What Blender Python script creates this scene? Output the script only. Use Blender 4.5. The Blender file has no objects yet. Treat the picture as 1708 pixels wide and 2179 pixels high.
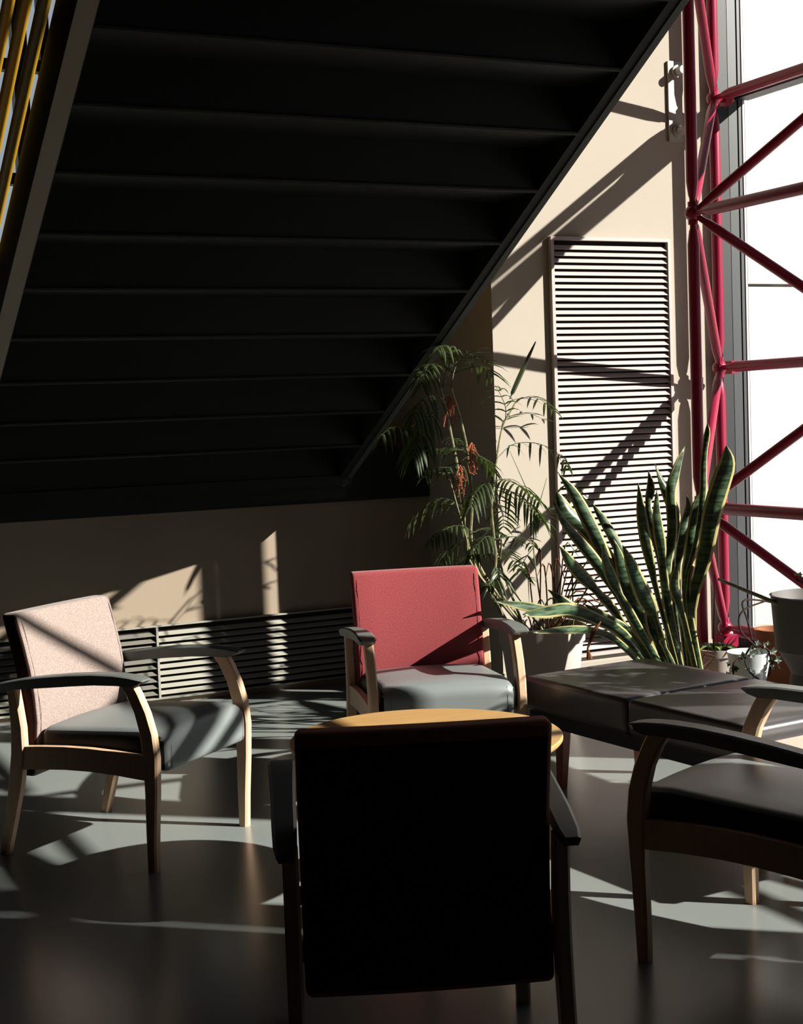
import bpy, bmesh, math, random
from mathutils import Vector, Matrix
random.seed(7)
C = bpy.context.scene.collection
S = bpy.context.scene
PI = math.pi

# ------------------------------------------------------------------ camera
IW, IH, FPX = 1708.0, 2179.0, 3126.255
PITCH, ROLL, YAW, CH = 0.0665, -0.0362, 0.4475, 1.4743
cy, sy, cp, sp = math.cos(YAW), math.sin(YAW), math.cos(PITCH), math.sin(PITCH)
FWD = Vector((sy * cp, cy * cp, -sp))
R0 = Vector((cy, -sy, 0)); U0 = R0.cross(FWD)
RT = R0 * math.cos(ROLL) + U0 * math.sin(ROLL)
UP = U0 * math.cos(ROLL) - R0 * math.sin(ROLL)
CAM = Vector((0, 0, CH))
cd = bpy.data.cameras.new('camera'); cam = bpy.data.objects.new('camera', cd); C.objects.link(cam)
cd.sensor_fit = 'HORIZONTAL'; cd.sensor_width = 36; cd.lens = FPX / IW * 36
cd.clip_start = 0.05; cd.clip_end = 200
m = Matrix((RT, UP, -FWD)).transposed().to_4x4(); m.translation = CAM; cam.matrix_world = m
S.camera = cam

# ------------------------------------------------------------------ world, sun, exposure
w = bpy.data.worlds.new('sky'); S.world = w; w.use_nodes = True
nt = w.node_tree; bg = nt.nodes['Background']
tc = nt.nodes.new('ShaderNodeTexCoord'); sx = nt.nodes.new('ShaderNodeSeparateXYZ'); cr = nt.nodes.new('ShaderNodeValToRGB')
nt.links.new(tc.outputs['Generated'], sx.inputs[0]); nt.links.new(sx.outputs['Z'], cr.inputs[0]); nt.links.new(cr.outputs[0], bg.inputs[0])
cr.color_ramp.elements[0].color = (0.80, 0.91, 1.0, 1); cr.color_ramp.elements[0].position = 0.0
cr.color_ramp.elements[1].color = (0.50, 0.64, 0.88, 1); cr.color_ramp.elements[1].position = 0.9
bg.inputs[1].default_value = 0.46
SUN_AZ, SUN_EL = math.radians(139.5), math.radians(28.6)      # direction the light travels, over the floor; height of the sun
sd = bpy.data.lights.new('sun', 'SUN'); so = bpy.data.objects.new('sun', sd); C.objects.link(so)
sd.energy = 14.6; sd.angle = math.radians(0.55); sd.color = (1.0, 0.955, 0.88)
L = Vector((math.cos(SUN_AZ) * math.cos(SUN_EL), math.sin(SUN_AZ) * math.cos(SUN_EL), -math.sin(SUN_EL)))
so.rotation_euler = L.to_track_quat('-Z', 'Y').to_euler(); so.location = (9, -3, 8)
S.view_settings.view_transform = 'Standard'; S.view_settings.look = 'None'
S.view_settings.exposure = 0.0; S.view_settings.gamma = 1.0; S.view_settings.use_curve_mapping = False

def ray(px, py): return FWD + RT * ((px - IW / 2) / FPX) - UP * ((py - IH / 2) / FPX)
def at(px, py, Y):                      # point of the place seen at that picture point, at distance Y
    d = ray(px, py); return CAM + d * (Y / d.y)
def ppm(P): return FPX / (Vector(P) - CAM).dot(FWD)

# ------------------------------------------------------------------ materials
MATS = {}
ALB = 0.60                              # overall reflectance level; the sun is bright, the film exposed for it
def mat(name, col, rough=0.6, spec=0.5, metal=0.0, bump=None, var=None, sheen=0.0, coat=0.0):
    """bump=(scale, strength); var=(scale, colour2, amount, stretch)"""
    if name in MATS: return MATS[name]
    col = tuple(c * ALB for c in col)
    if var: var = (var[0], tuple(c * ALB for c in var[1]), var[2], var[3])
    M = bpy.data.materials.new(name); M.use_nodes = True; t = M.node_tree; b = t.nodes['Principled BSDF']
    b.inputs['Base Color'].default_value = (*col, 1); b.inputs['Roughness'].default_value = rough
    b.inputs['Specular IOR Level'].default_value = spec; b.inputs['Metallic'].default_value = metal
    b.inputs['Sheen Weight'].default_value = sheen; b.inputs['Coat Weight'].default_value = coat
    tcn = t.nodes.new('ShaderNodeTexCoord')
    if var:
        sc, c2, amt, st = var
        mp = t.nodes.new('ShaderNodeMapping'); mp.inputs['Scale'].default_value = st
        n = t.nodes.new('ShaderNodeTexNoise'); n.inputs['Scale'].default_value = sc; n.inputs['Detail'].default_value = 5
        r = t.nodes.new('ShaderNodeValToRGB'); r.color_ramp.elements[0].position = 0.5 - amt / 2; r.color_ramp.elements[1].position = 0.5 + amt / 2
        r.color_ramp.elements[0].color = (*col, 1); r.color_ramp.elements[1].color = (*c2, 1)
        t.links.new(tcn.outputs['Object'], mp.inputs[0]); t.links.new(mp.outputs[0], n.inputs[0]); t.links.new(n.outputs[0], r.inputs[0]); t.links.new(r.outputs[0], b.inputs['Base Color'])
    if bump:
        n2 = t.nodes.new('ShaderNodeTexNoise'); n2.inputs['Scale'].default_value = bump[0]; n2.inputs['Detail'].default_value = 4
        bp = t.nodes.new('ShaderNodeBump'); bp.inputs['Strength'].default_value = bump[1]; bp.inputs['Distance'].default_value = 0.002
        t.links.new(tcn.outputs['Object'], n2.inputs[0]); t.links.new(n2.outputs[0], bp.inputs['Height']); t.links.new(bp.outputs[0], b.inputs['Normal'])
    MATS[name] = M; return M

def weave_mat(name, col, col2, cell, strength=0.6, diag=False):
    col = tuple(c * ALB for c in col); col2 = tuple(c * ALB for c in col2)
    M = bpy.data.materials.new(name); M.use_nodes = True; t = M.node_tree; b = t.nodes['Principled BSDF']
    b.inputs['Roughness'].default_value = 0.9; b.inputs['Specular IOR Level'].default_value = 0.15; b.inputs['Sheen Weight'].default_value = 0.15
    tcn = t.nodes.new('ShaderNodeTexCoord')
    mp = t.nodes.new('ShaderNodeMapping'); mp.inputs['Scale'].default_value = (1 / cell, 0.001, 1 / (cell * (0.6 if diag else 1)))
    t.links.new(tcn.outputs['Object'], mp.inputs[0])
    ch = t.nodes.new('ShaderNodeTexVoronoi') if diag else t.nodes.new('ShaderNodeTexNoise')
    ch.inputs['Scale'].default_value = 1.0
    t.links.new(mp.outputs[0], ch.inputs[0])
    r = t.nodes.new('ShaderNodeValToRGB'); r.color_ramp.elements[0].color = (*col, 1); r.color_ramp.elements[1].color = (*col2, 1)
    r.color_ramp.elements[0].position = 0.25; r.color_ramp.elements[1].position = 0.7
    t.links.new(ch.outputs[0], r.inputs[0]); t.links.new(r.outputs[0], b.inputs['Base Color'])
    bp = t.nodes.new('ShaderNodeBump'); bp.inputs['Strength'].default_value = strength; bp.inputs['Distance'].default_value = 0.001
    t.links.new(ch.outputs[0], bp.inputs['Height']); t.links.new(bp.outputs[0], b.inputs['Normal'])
    return M

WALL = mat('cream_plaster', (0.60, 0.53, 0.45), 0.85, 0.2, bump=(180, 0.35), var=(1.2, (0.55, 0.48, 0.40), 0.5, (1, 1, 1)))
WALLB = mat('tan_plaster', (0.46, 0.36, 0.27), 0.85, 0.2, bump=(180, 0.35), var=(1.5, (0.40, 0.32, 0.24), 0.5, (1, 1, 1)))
FLOOR = mat('polished_floor', (0.35, 0.375, 0.36), 0.26, 0.5, bump=(9, 0.10), var=(1.1, (0.29, 0.32, 0.305), 0.6, (1, 1, 1)))
CEIL = mat('ceiling_paint', (0.06, 0.05, 0.045), 0.9, 0.2)
LOUV = mat('louvre_enamel', (0.64, 0.54, 0.51), 0.5, 0.4)
LOUVDK = mat('louvre_void', (0.03, 0.022, 0.022), 0.9, 0.1)
HEAT = mat('heater_enamel', (0.42, 0.40, 0.34), 0.6, 0.25)
WOOD = mat('pale_maple', (1.0, 0.68, 0.45), 0.42, 0.45, var=(6, (0.86, 0.55, 0.34), 0.5, (14, 14, 1)))
TABLEW = mat('honey_maple', (0.74, 0.46, 0.18), 0.4, 0.4, var=(5, (0.60, 0.34, 0.12), 0.55, (1.5, 16, 1)))
PALEW = mat('light_birch', (1.15, 0.95, 0.78), 0.45, 0.4, var=(5, (1.05, 0.86, 0.68), 0.5, (1.5, 14, 1)))
VINYL = mat('grey_vinyl', (0.27, 0.30, 0.30), 0.38, 0.6, bump=(260, 0.12))
BVINYL = mat('charcoal_vinyl', (0.095, 0.085, 0.09), 0.33, 0.45, bump=(220, 0.15))
DVINYL = mat('black_vinyl_and_shade', (0.012, 0.013, 0.016), 0.55, 0.3, bump=(220, 0.1))  # vinyl of the bench frame; on chair seats it paints shade on the sides
ARM = mat('arm_polymer', (0.19, 0.205, 0.195), 0.42, 0.5, bump=(300, 0.06))
BEIGE = weave_mat('beige_weave', (0.33, 0.25, 0.22), (0.43, 0.34, 0.305), 0.006, 0.7, True)
RED = weave_mat('red_weave', (0.27, 0.035, 0.045), (0.44, 0.085, 0.09), 0.0045, 0.5)
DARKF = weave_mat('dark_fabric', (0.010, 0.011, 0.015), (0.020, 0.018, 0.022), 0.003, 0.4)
MAROON = mat('maroon_fabric_edge', (0.60, 0.26, 0.18), 0.9, 0.1)
THREAD = mat('piping', (0.20, 0.13, 0.12), 0.8, 0.2)
REDP = mat('magenta_enamel', (0.38, 0.010, 0.055), 0.34, 0.4, bump=(60, 0.03))
YEL = mat('yellow_enamel', (0.72, 0.40, 0.02), 0.3, 0.5)
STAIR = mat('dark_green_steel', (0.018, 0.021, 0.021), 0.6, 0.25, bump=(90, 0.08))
FLANGE = mat('flange_bounce_light', (0.42, 0.36, 0.28), 0.55, 0.3)  # pale tan paints floor bounce onto the underside of the dark stringer
FRAME = mat('grey_aluminium', (0.05, 0.056, 0.062), 0.42, 0.5)
BLACKF = mat('black_gasket', (0.012, 0.012, 0.015), 0.5, 0.4)
BEAD = mat('bright_bead', (0.7, 0.72, 0.72), 0.35, 0.5)
SILL = mat('sill_stone', (0.55, 0.52, 0.46), 0.7, 0.3)
EXT = mat('white_render', (0.88, 0.82, 0.80), 0.9, 0.2)
GROUND = mat('outside_paving', (0.75, 0.72, 0.68), 0.9, 0.2, var=(0.8, (0.68, 0.66, 0.62), 0.5, (1, 1, 1)))
STEEL = mat('white_bracket', (0.62, 0.58, 0.52), 0.45, 0.5)
POTC = mat('beige_planter', (0.72, 0.62, 0.56), 0.7, 0.3, bump=(60, 0.05))
POTG = mat('grey_planter', (0.17, 0.155, 0.15), 0.6, 0.35)
POTW = mat('cream_pot', (0.50, 0.42, 0.38), 0.6, 0.35)
TERRA = mat('terracotta', (0.42, 0.15, 0.07), 0.8, 0.2, bump=(50, 0.1))
FOIL = mat('white_foil', (0.75, 0.77, 0.80), 0.25, 0.6, bump=(25, 0.6))
SOIL = mat('soil', (0.03, 0.02, 0.014), 0.95, 0.1, bump=(40, 1.0))
CANE = mat('palm_cane', (0.42, 0.35, 0.20), 0.5, 0.4, var=(30, (0.16, 0.18, 0.07), 0.3, (0.4, 0.4, 1)))
STEMG = mat('green_stem', (0.15, 0.22, 0.06), 0.5, 0.4)
DRY = mat('dry_leaf', (0.20, 0.075, 0.03), 0.8, 0.2)
TWIG = mat('dark_twig', (0.05, 0.025, 0.02), 0.8, 0.2)
BERRY = mat('orange_fruit_stalk', (0.50, 0.13, 0.05), 0.6, 0.3)

def leaf_mat(name, col, rough=0.45, trans=(0.25, 0.4, 0.05), tw=0.3, extra=None):
    M = bpy.data.materials.new(name); M.use_nodes = True; t = M.node_tree; b = t.nodes['Principled BSDF']; out = t.nodes['Material Output']
    b.inputs['Roughness'].default_value = rough; b.inputs['Base Color'].default_value = (*col, 1)
    tr = t.nodes.new('ShaderNodeBsdfTranslucent'); tr.inputs[0].default_value = (*trans, 1)
    mx = t.nodes.new('ShaderNodeMixShader'); mx.inputs[0].default_value = tw
    t.links.new(b.outputs[0], mx.inputs[1]); t.links.new(tr.outputs[0], mx.inputs[2]); t.links.new(mx.outputs[0], out.inputs[0])
    if extra:
        uv = t.nodes.new('ShaderNodeUVMap'); uv.uv_map = 'UVMap'; s = t.nodes.new('ShaderNodeSeparateXYZ'); t.links.new(uv.outputs[0], s.inputs[0])
        a = t.nodes.new('ShaderNodeMath'); a.operation = 'SUBTRACT'; a.inputs[1].default_value = 0.5; t.links.new(s.outputs[0], a.inputs[0])
        ab = t.nodes.new('ShaderNodeMath'); ab.operation = 'ABSOLUTE'; t.links.new(a.outputs[0], ab.inputs[0])
        gt = t.nodes.new('ShaderNodeMath'); gt.operation = 'GREATER_THAN'; gt.inputs[1].default_value = 0.36; t.links.new(ab.outputs[0], gt.inputs[0])
        tcn = t.nodes.new('ShaderNodeTexCoord'); mp = t.nodes.new('ShaderNodeMapping'); mp.inputs['Scale'].default_value = (12, 12, 70)
        n = t.nodes.new('ShaderNodeTexNoise'); n.inputs['Scale'].default_value = 1.0; n.inputs['Detail'].default_value = 3
        t.links.new(tcn.outputs['Object'], mp.inputs[0]); t.links.new(mp.outputs[0], n.inputs[0])
        r = t.nodes.new('ShaderNodeValToRGB'); r.color_ramp.elements[0].position = 0.42; r.color_ramp.elements[1].position = 0.58
        r.color_ramp.elements[0].color = (0.012, 0.03, 0.011, 1); r.color_ramp.elements[1].color = (0.06, 0.11, 0.05, 1)
        t.links.new(n.outputs[0], r.inputs[0])
        mc = t.nodes.new('ShaderNodeMixRGB'); mc.inputs[2].default_value = (0.42, 0.36, 0.15, 1); t.links.new(gt.outputs[0], mc.inputs[0]); t.links.new(r.outputs[0], mc.inputs[1])
        t.links.new(mc.outputs[0], b.inputs['Base Color'])
        m2 = t.nodes.new('ShaderNodeMixRGB'); m2.inputs[1].default_value = (0.05, 0.09, 0.02, 1); m2.inputs[2].default_value = (0.40, 0.36, 0.06, 1)
        t.links.new(gt.outputs[0], m2.inputs[0]); t.links.new(m2.outputs[0], tr.inputs[0])
    return M
SNAKE = leaf_mat('variegated_leaf', (0.1, 0.2, 0.08), 0.4, tw=0.22, extra=True)
PALM = leaf_mat('palm_leaf', (0.036, 0.052, 0.018), 0.4, (0.10, 0.15, 0.025), 0.2)
IVY = leaf_mat('dark_ivy', (0.02, 0.035, 0.02), 0.5, (0.04, 0.08, 0.01), 0.2)
LIME = leaf_mat('succulent_leaf', (0.15, 0.22, 0.06), 0.4, (0.2, 0.3, 0.05), 0.3)

GLASS = bpy.data.materials.new('window_glass'); GLASS.use_nodes = True
t = GLASS.node_tree; t.nodes.remove(t.nodes['Principled BSDF']); o_ = t.nodes['Material Output']
tr = t.nodes.new('ShaderNodeBsdfTransparent'); tr.inputs[0].default_value = (0.97, 0.98, 0.97, 1)
gl = t.nodes.new('ShaderNodeBsdfGlossy'); gl.inputs['Roughness'].default_value = 0.0
lw = t.nodes.new('ShaderNodeLayerWeight'); pw = t.nodes.new('ShaderNodeMath'); pw.operation = 'POWER'; pw.inputs[1].default_value = 5.0
fr = t.nodes.new('ShaderNodeMath'); fr.operation = 'MULTIPLY_ADD'; fr.inputs[1].default_value = 0.5; fr.inputs[2].default_value = 0.025
t.links.new(lw.outputs['Facing'], pw.inputs[0]); t.links.new(pw.outputs[0], fr.inputs[0]); mx = t.nodes.new('ShaderNodeMixShader')
t.links.new(fr.outputs[0], mx.inputs[0]); t.links.new(tr.outputs[0], mx.inputs[1]); t.links.new(gl.outputs[0], mx.inputs[2]); t.links.new(mx.outputs[0], o_.inputs[0])

# ------------------------------------------------------------------ mesh helpers
class MB:
    def __init__(s): s.v = []; s.f = []; s.uv = []; s.has_uv = False
    def quad_strip(s, rings, closed=True, caps=True):
        b = len(s.v); n = len(rings[0])
        for r in rings: s.v += [tuple(p) for p in r]
        for i in range(len(rings) - 1):
            for j in range(n if closed else n - 1):
                k = (j + 1) % n
                s.f.append((b + i * n + j, b + i * n + k, b + (i + 1) * n + k, b + (i + 1) * n + j))
        if closed and caps:
            s.f.append(tuple(b + j for j in range(n))[::-1]); e = b + (len(rings) - 1) * n
            s.f.append(tuple(e + j for j in range(n)))
        return s
    def box(s, x0, x1, y0, y1, z0, z1):
        b = len(s.v); s.v += [(x, y, z) for z in (z0, z1) for y in (y0, y1) for x in (x0, x1)]
        for f in ((0, 2, 3, 1), (4, 5, 7, 6), (0, 1, 5, 4), (2, 6, 7, 3), (0, 4, 6, 2), (1, 3, 7, 5)): s.f.append(tuple(b + i for i in f))
        return s
    def tube(s, pts, rad, n=8, caps=True):
        pts = [Vector(p) for p in pts]; rings = []
        if not isinstance(rad, (list, tuple)): rad = [rad] * len(pts)
        prev = None
        for i, p in enumerate(pts):
            d = (pts[min(i + 1, len(pts) - 1)] - pts[max(i - 1, 0)])
            if d.length < 1e-9: d = Vector((0, 0, 1))
            d.normalize()
            if prev is None:
                a = Vector((0, 0, 1)) if abs(d.z) < 0.9 else Vector((1, 0, 0)); u = d.cross(a).normalized()
            else:
                u = (prev - d * prev.dot(d)).normalized()
            prev = u; v = d.cross(u)
            rings.append([p + (u * math.cos(2 * PI * k / n) + v * math.sin(2 * PI * k / n)) * rad[i] for k in range(n)])
        return s.quad_strip(rings, True, caps)
    def lathe(s, prof, cx=0, cy_=0, n=32):
        rings = [[(cx + r * math.cos(2 * PI * k / n), cy_ + r * math.sin(2 * PI * k / n), z) for k in range(n)] for r, z in prof]
        return s.quad_strip(rings, True, True)
    def ball(s, c, r, n=10):
        return s.lathe3(c, [(max(r * math.sin(PI * i / n), r * 0.02), -r * math.cos(PI * i / n)) for i in range(n + 1)], n + 2)
    def lathe3(s, c, prof, n):
        rings = [[(c[0] + r * math.cos(2 * PI * k / n), c[1] + r * math.sin(2 * PI * k / n), c[2] + z) for k in range(n)] for r, z in prof]
        return s.quad_strip(rings, True, True)
    def build(s, name, M, parent=None, smooth=False, loc=None):
        me = bpy.data.meshes.new(name); me.from_pydata(s.v, [], s.f); me.materials.append(M); me.update()
        if s.has_uv:
            l = me.uv_layers.new(name='UVMap')
            for p in me.polygons:
                for li, vi in zip(p.loop_indices, p.vertices): l.data[li].uv = s.uv[vi]
        if smooth: shade(me)
        o = bpy.data.objects.new(name, me); C.objects.link(o); o.parent = parent
        if loc is not None: o.location = loc
        return o
def shade(me, ang=40):
    bm = bmesh.new(); bm.from_mesh(me); bmesh.ops.recalc_face_normals(bm, faces=bm.faces[:])
    for f in bm.faces: f.smooth = True
    c = math.radians(ang)
    for e in bm.edges:
        if len(e.link_faces) == 2 and e.calc_face_angle(0) > c: e.smooth = False
    bm.to_mesh(me); bm.free()

def rbox(name, M, parent, x0, x1, y0, y1, z0, z1, r, fn=None, seg=4, cuts=6, loc=None):
    """a box with rounded edges, cut finely and bent by fn"""
    bm = bmesh.new(); bmesh.ops.create_cube(bm, size=1)
    for v in bm.verts: v.co = Vector(((x0 + x1) / 2 + v.co.x * (x1 - x0), (y0 + y1) / 2 + v.co.y * (y1 - y0), (z0 + z1) / 2 + v.co.z * (z1 - z0)))
    bmesh.ops.bevel(bm, geom=bm.edges[:] + bm.verts[:], offset=r, segments=seg, profile=0.5, affect='EDGES')
    if fn:
        for ax, a0, a1 in ((0, x0, x1), (1, y0, y1), (2, z0, z1)):
            for k in range(1, cuts):
                co = [0, 0, 0]; co[ax] = a0 + r + (a1 - a0 - 2 * r) * k / cuts; no = [0, 0, 0]; no[ax] = 1
                bmesh.ops.bisect_plane(bm, geom=bm.verts[:] + bm.edges[:] + bm.faces[:], plane_co=co, plane_no=no)
        for v in bm.verts: v.co = Vector(fn(*v.co))
    bmesh.ops.recalc_face_normals(bm, faces=bm.faces[:])
    for f in bm.faces: f.smooth = True
    me = bpy.data.meshes.new(name); bm.to_mesh(me); bm.free(); me.materials.append(M)
    o = bpy.data.objects.new(name, me); C.objects.link(o); o.parent = parent
    if loc is not None: o.location = loc
    return o

def tag(o, label=None, cat=None, group=None, kind=None):
    if label: o['label'] = label
    if cat: o['category'] = cat
    if group: o['group'] = group
    if kind: o['kind'] = kind
    return o
def thing(name, label, cat, loc=(0, 0, 0), rz=0, group=None, kind=None):
    o = bpy.data.objects.new(name, None); C.objects.link(o); o.location = loc; o.rotation_euler = (0, 0, rz); o.empty_display_size = 0.1
    return tag(o, label, cat, group, kind)
def copyo(o, parent=None, loc=None):
    c = o.copy(); C.objects.link(c); c.parent = parent
    if loc is not None: c.location = loc
    return c
def copy_tree(o, parent=None):
    c = copyo(o, parent)
    for ch in list(o.children): copy_tree(ch, c)
    return c
def struct(name, mb, M, label=None, cat=None, parent=None):
    o = mb.build(name, M, parent); o['kind'] = 'structure'
    if label: o['label'] = label
    if cat: o['category'] = cat
    return o

# ------------------------------------------------------------------ the room
YL, YW, XC = 7.45, 6.65, 3.749      # low wall at the left, wall with the tall louvre, corner between them
XG, XE = 5.355, 5.22                 # glass line, inner face of the mullions
ZT = 6.3
YB = 9.3
struct('floor', MB().box(-4.0, 5.5, -4.6, 7.5, -0.2, 0.0), FLOOR, 'smooth polished grey floor streaked with sunlight and long shadows', 'floor')
struct('ceiling', MB().box(-4.0, 5.6, -4.6, YB + 0.2, ZT, ZT + 0.2), CEIL, 'high ceiling over the lounge above the stairs', 'ceiling')
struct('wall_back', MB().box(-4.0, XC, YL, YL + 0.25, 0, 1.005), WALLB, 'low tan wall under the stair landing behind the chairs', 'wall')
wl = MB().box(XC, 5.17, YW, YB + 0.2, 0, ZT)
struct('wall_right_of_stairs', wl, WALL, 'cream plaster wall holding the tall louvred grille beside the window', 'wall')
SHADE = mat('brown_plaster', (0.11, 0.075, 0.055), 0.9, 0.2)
struct('wall_left', MB().box(-4.2, -4.0, -4.6, YB + 0.2, 0, ZT), SHADE, 'plain side wall far left of the stairs', 'wall')
struct('wall_front', MB().box(-4.2, 5.6, -4.8, -4.6, 0, ZT), SHADE, 'plain wall behind the lounge', 'wall')
struct('wall_right', MB().box(XE, 5.40, -4.6, 0.53, 0, ZT), SHADE, 'solid wall nearer than the window bays', 'wall')
# back wall of the landing, pierced by a window
wb = MB().box(-4.0, 0.6, YB, YB + 0.2, 1.0, ZT).box(2.6, XC, YB, YB + 0.2, 1.0, ZT).box(0.6, 2.6, YB, YB + 0.2, 1.0, 2.3).box(0.6, 2.6, YB, YB + 0.2, 5.4, ZT)
struct('wall_landing', wb, SHADE, 'wall behind the stair landing with a tall window', 'wall')
w2 = thing('window_2', 'slim window with dark bars seen past the yellow rails', 'window', (0, 0, 0), kind='structure')
MB().box(0.6, 2.6, YB + 0.08, YB + 0.088, 2.3, 5.4).build('pane', GLASS, w2)
for zz in (2.36, 3.02, 3.72, 4.5): MB().box(0.6, 2.6, YB + 0.04, YB + 0.12, zz - 0.035, zz + 0.035).build('bar', BLACKF, w2)
MB().box(1.93, 2.02, YB + 0.02, YB + 0.12, 2.3, 5.4).build('mullion', FRAME, w2)
MB().box(2.10, 2.16, YB + 0.02, YB + 0.12, 2.3, 5.4).build('mullion', BLACKF, w2)
MB().box(1.55, 1.60, YB + 0.02, YB + 0.12, 2.3, 5.4).build('mullion', BLACKF, w2)
# baseboards
struct('baseboard_right', MB().box(XC, 5.17, YW - 0.012, YW - 0.0005, 0.0005, 0.10), mat('baseboard', (0.50, 0.44, 0.37), 0.6), 'low painted skirting under the tall louvre', 'baseboard')

# window wall at the right
w1 = thing('window_1', 'floor to ceiling window wall with grey mullions behind the magenta tubes', 'window', (0, 0, 0), kind='structure')
WY0, WY1 = 0.53, 6.60
MY = [5.14, 3.66, 2.22, 0.77]
MB().box(5.17, 5.243, YW - 0.062, YW + 0.3, 0.2, ZT).build('jamb', BLACKF, w1)
MB().box(5.243, 5.300, 6.586, YW + 0.3, 0.20, ZT).build('jamb', FRAME, w1)
MB().box(5.300, 5.314, 6.61, YW + 0.3, 0.20, ZT).build('jamb', BLACKF, w1)
MB().box(5.314, 5.334, 6.59, YW + 0.3, 0.20, ZT).build('jamb', FRAME, w1)
MB().box(5.350, 5.366, 6.60, YW + 0.3, 0.20, ZT).build('jamb', FRAME, w1)
MB().box(5.338, 5.350, 6.585, YW + 0.3, 0.20, ZT).build('glazing_bead', BEAD, w1)
for y in MY: MB().box(XE, XG + 0.04, y - 0.050, y + 0.050, 0.20, ZT).build('mullion', FRAME, w1)
for z in (0.24, 3.17, 6.2):
    ys = [WY0] + sorted(MY) + [WY1]
    for a, b in zip(ys[:-1], ys[1:]):
        if z < 1: continue
        MB().box(XE + 0.06, XG + 0.02, a + 0.050, b - 0.050 + (0.03 if b == WY1 else 0), z - 0.035, z + 0.035).build('transom', BLACKF, w1)
MB().box(XE + 0.02, XG + 0.12, WY0, 6.64, 0.15, 0.20).build('sill', SILL, w1)
MB().box(XE, XG + 0.10, WY0, 6.64, 0.0, 0.15).build('sill_panel', BLACKF, w1)
ys = [WY0] + sorted(MY) + [WY1 + 0.03]
for a, b in zip(ys[:-1], ys[1:]):
    for z0, z1 in ((0.20, 3.14), (3.21, 6.16)):
        MB().box(XG - 0.02, XG - 0.012, a + (0.050 if a != WY0 else 0), b - 0.050, z0, z1).build('pane', GLASS, w1)

# outside
struct('ground', MB().box(5.6, 30, -30, 30, -0.25, -0.05), GROUND, 'pale paving outside the window', 'ground')
ew = thing('facade', 'bright white panelled building face outside the window', 'building', (5.7, 11.0, 0))
zs = [0.0, 2.62, 6.0, 9.4]
for i in range(3):
    for j in range(3):
        MB().box(0.01 + j * 4.2, 4.19 + j * 4.2, 0, 0.2, zs[i] - 0.05, zs[i + 1] - 0.08).build('panel', EXT, ew)
MB().box(0, 12.6, 0.05, 0.3, -0.05, 9.3).build('backing', mat('joint_grey', (0.2, 0.2, 0.2), 0.9), ew)

# ------------------------------------------------------------------ tall louvred grille
def louvre(name, label, x0, x1, z0, z1, pitch, yw, fw, M, blade, sections):
    t_ = thing(name, label, 'vent', ((x0 + x1) / 2, yw - 0.0005, z0))
    hx = (x1 - x0) / 2; H = z1 - z0; dp = 0.030
    MB().box(-hx + fw, hx - fw, -0.003, 0, fw, H - fw).build('backing', LOUVDK, t_)
    for a, b, c, d in ((-hx, -hx + fw, 0, H), (hx - fw, hx, 0, H), (-hx + fw, hx - fw, 0, fw), (-hx + fw, hx - fw, H - fw, H)):
        MB().box(a, b, -dp, 0, c, d).build('frame', M, t_)
    cuts = [-hx + fw] + [s_ - (x0 + x1) / 2 for s_ in sections] + [hx - fw]
    for s_ in cuts[1:-1]: MB().box(s_ - 0.006, s_ + 0.006, -dp + 0.001, -0.003, fw, H - fw).build('divider', M, t_)
    n = int((H - 2 * fw) / pitch)
    for a, b in zip(cuts[:-1], cuts[1:]):
        L0 = (b - a) / 2 - (0.007 if len(cuts) > 2 else 0.0005)
        g = MB(); h = pitch * blade
        prof = [(-0.006, h), (-0.024, 0.003), (-0.026, 0.0), (-0.024, -0.001), (-0.005, h - 0.004)]
        g.quad_strip([[(x, y, z) for y, z in prof] for x in (-L0, L0)])
        first = None
        for i in range(n):
            loc = ((a + b) / 2, 0, fw + (H - 2 * fw - n * pitch) / 2 + i * pitch + 0.002)
            if first is None: first = g.build('slat', M, t_, loc=loc)
            else: copyo(first, t_, loc)
    return t_
louvre('louvre_grille', 'tall cream louvred wall grille crossed by diagonal shadows', 4.097, 4.858, 0.14, 2.372, 0.0338, YW, 0.018, LOUV, 0.70, [])
louvre('heater_grille', 'low horizontal slatted heater grille along the dark back wall', -1.6, 3.70, 0.03, 0.42, 0.0345, YL, 0.008, HEAT, 0.55, [2.125, 0.545])

# white bolted plate high on the wall
wbk = thing('wall_bracket', 'white bolted steel plate high on the cream wall', 'bracket', (4.925, YW - 0.0005, 2.90))
MB().box(-0.045, 0.045, -0.014, 0, 0, 0.43).build('plate', STEEL, wbk)
for z in (0.055, 0.375):
    g = MB(); g.tube([(0.01, -0.014, z), (0.01, -0.03, z)], 0.034, 16); g.tube([(0.01, -0.03, z), (0.01, -0.075, z)], 0.022, 12); g.build('bolt', STEEL, wbk, True)

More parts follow.
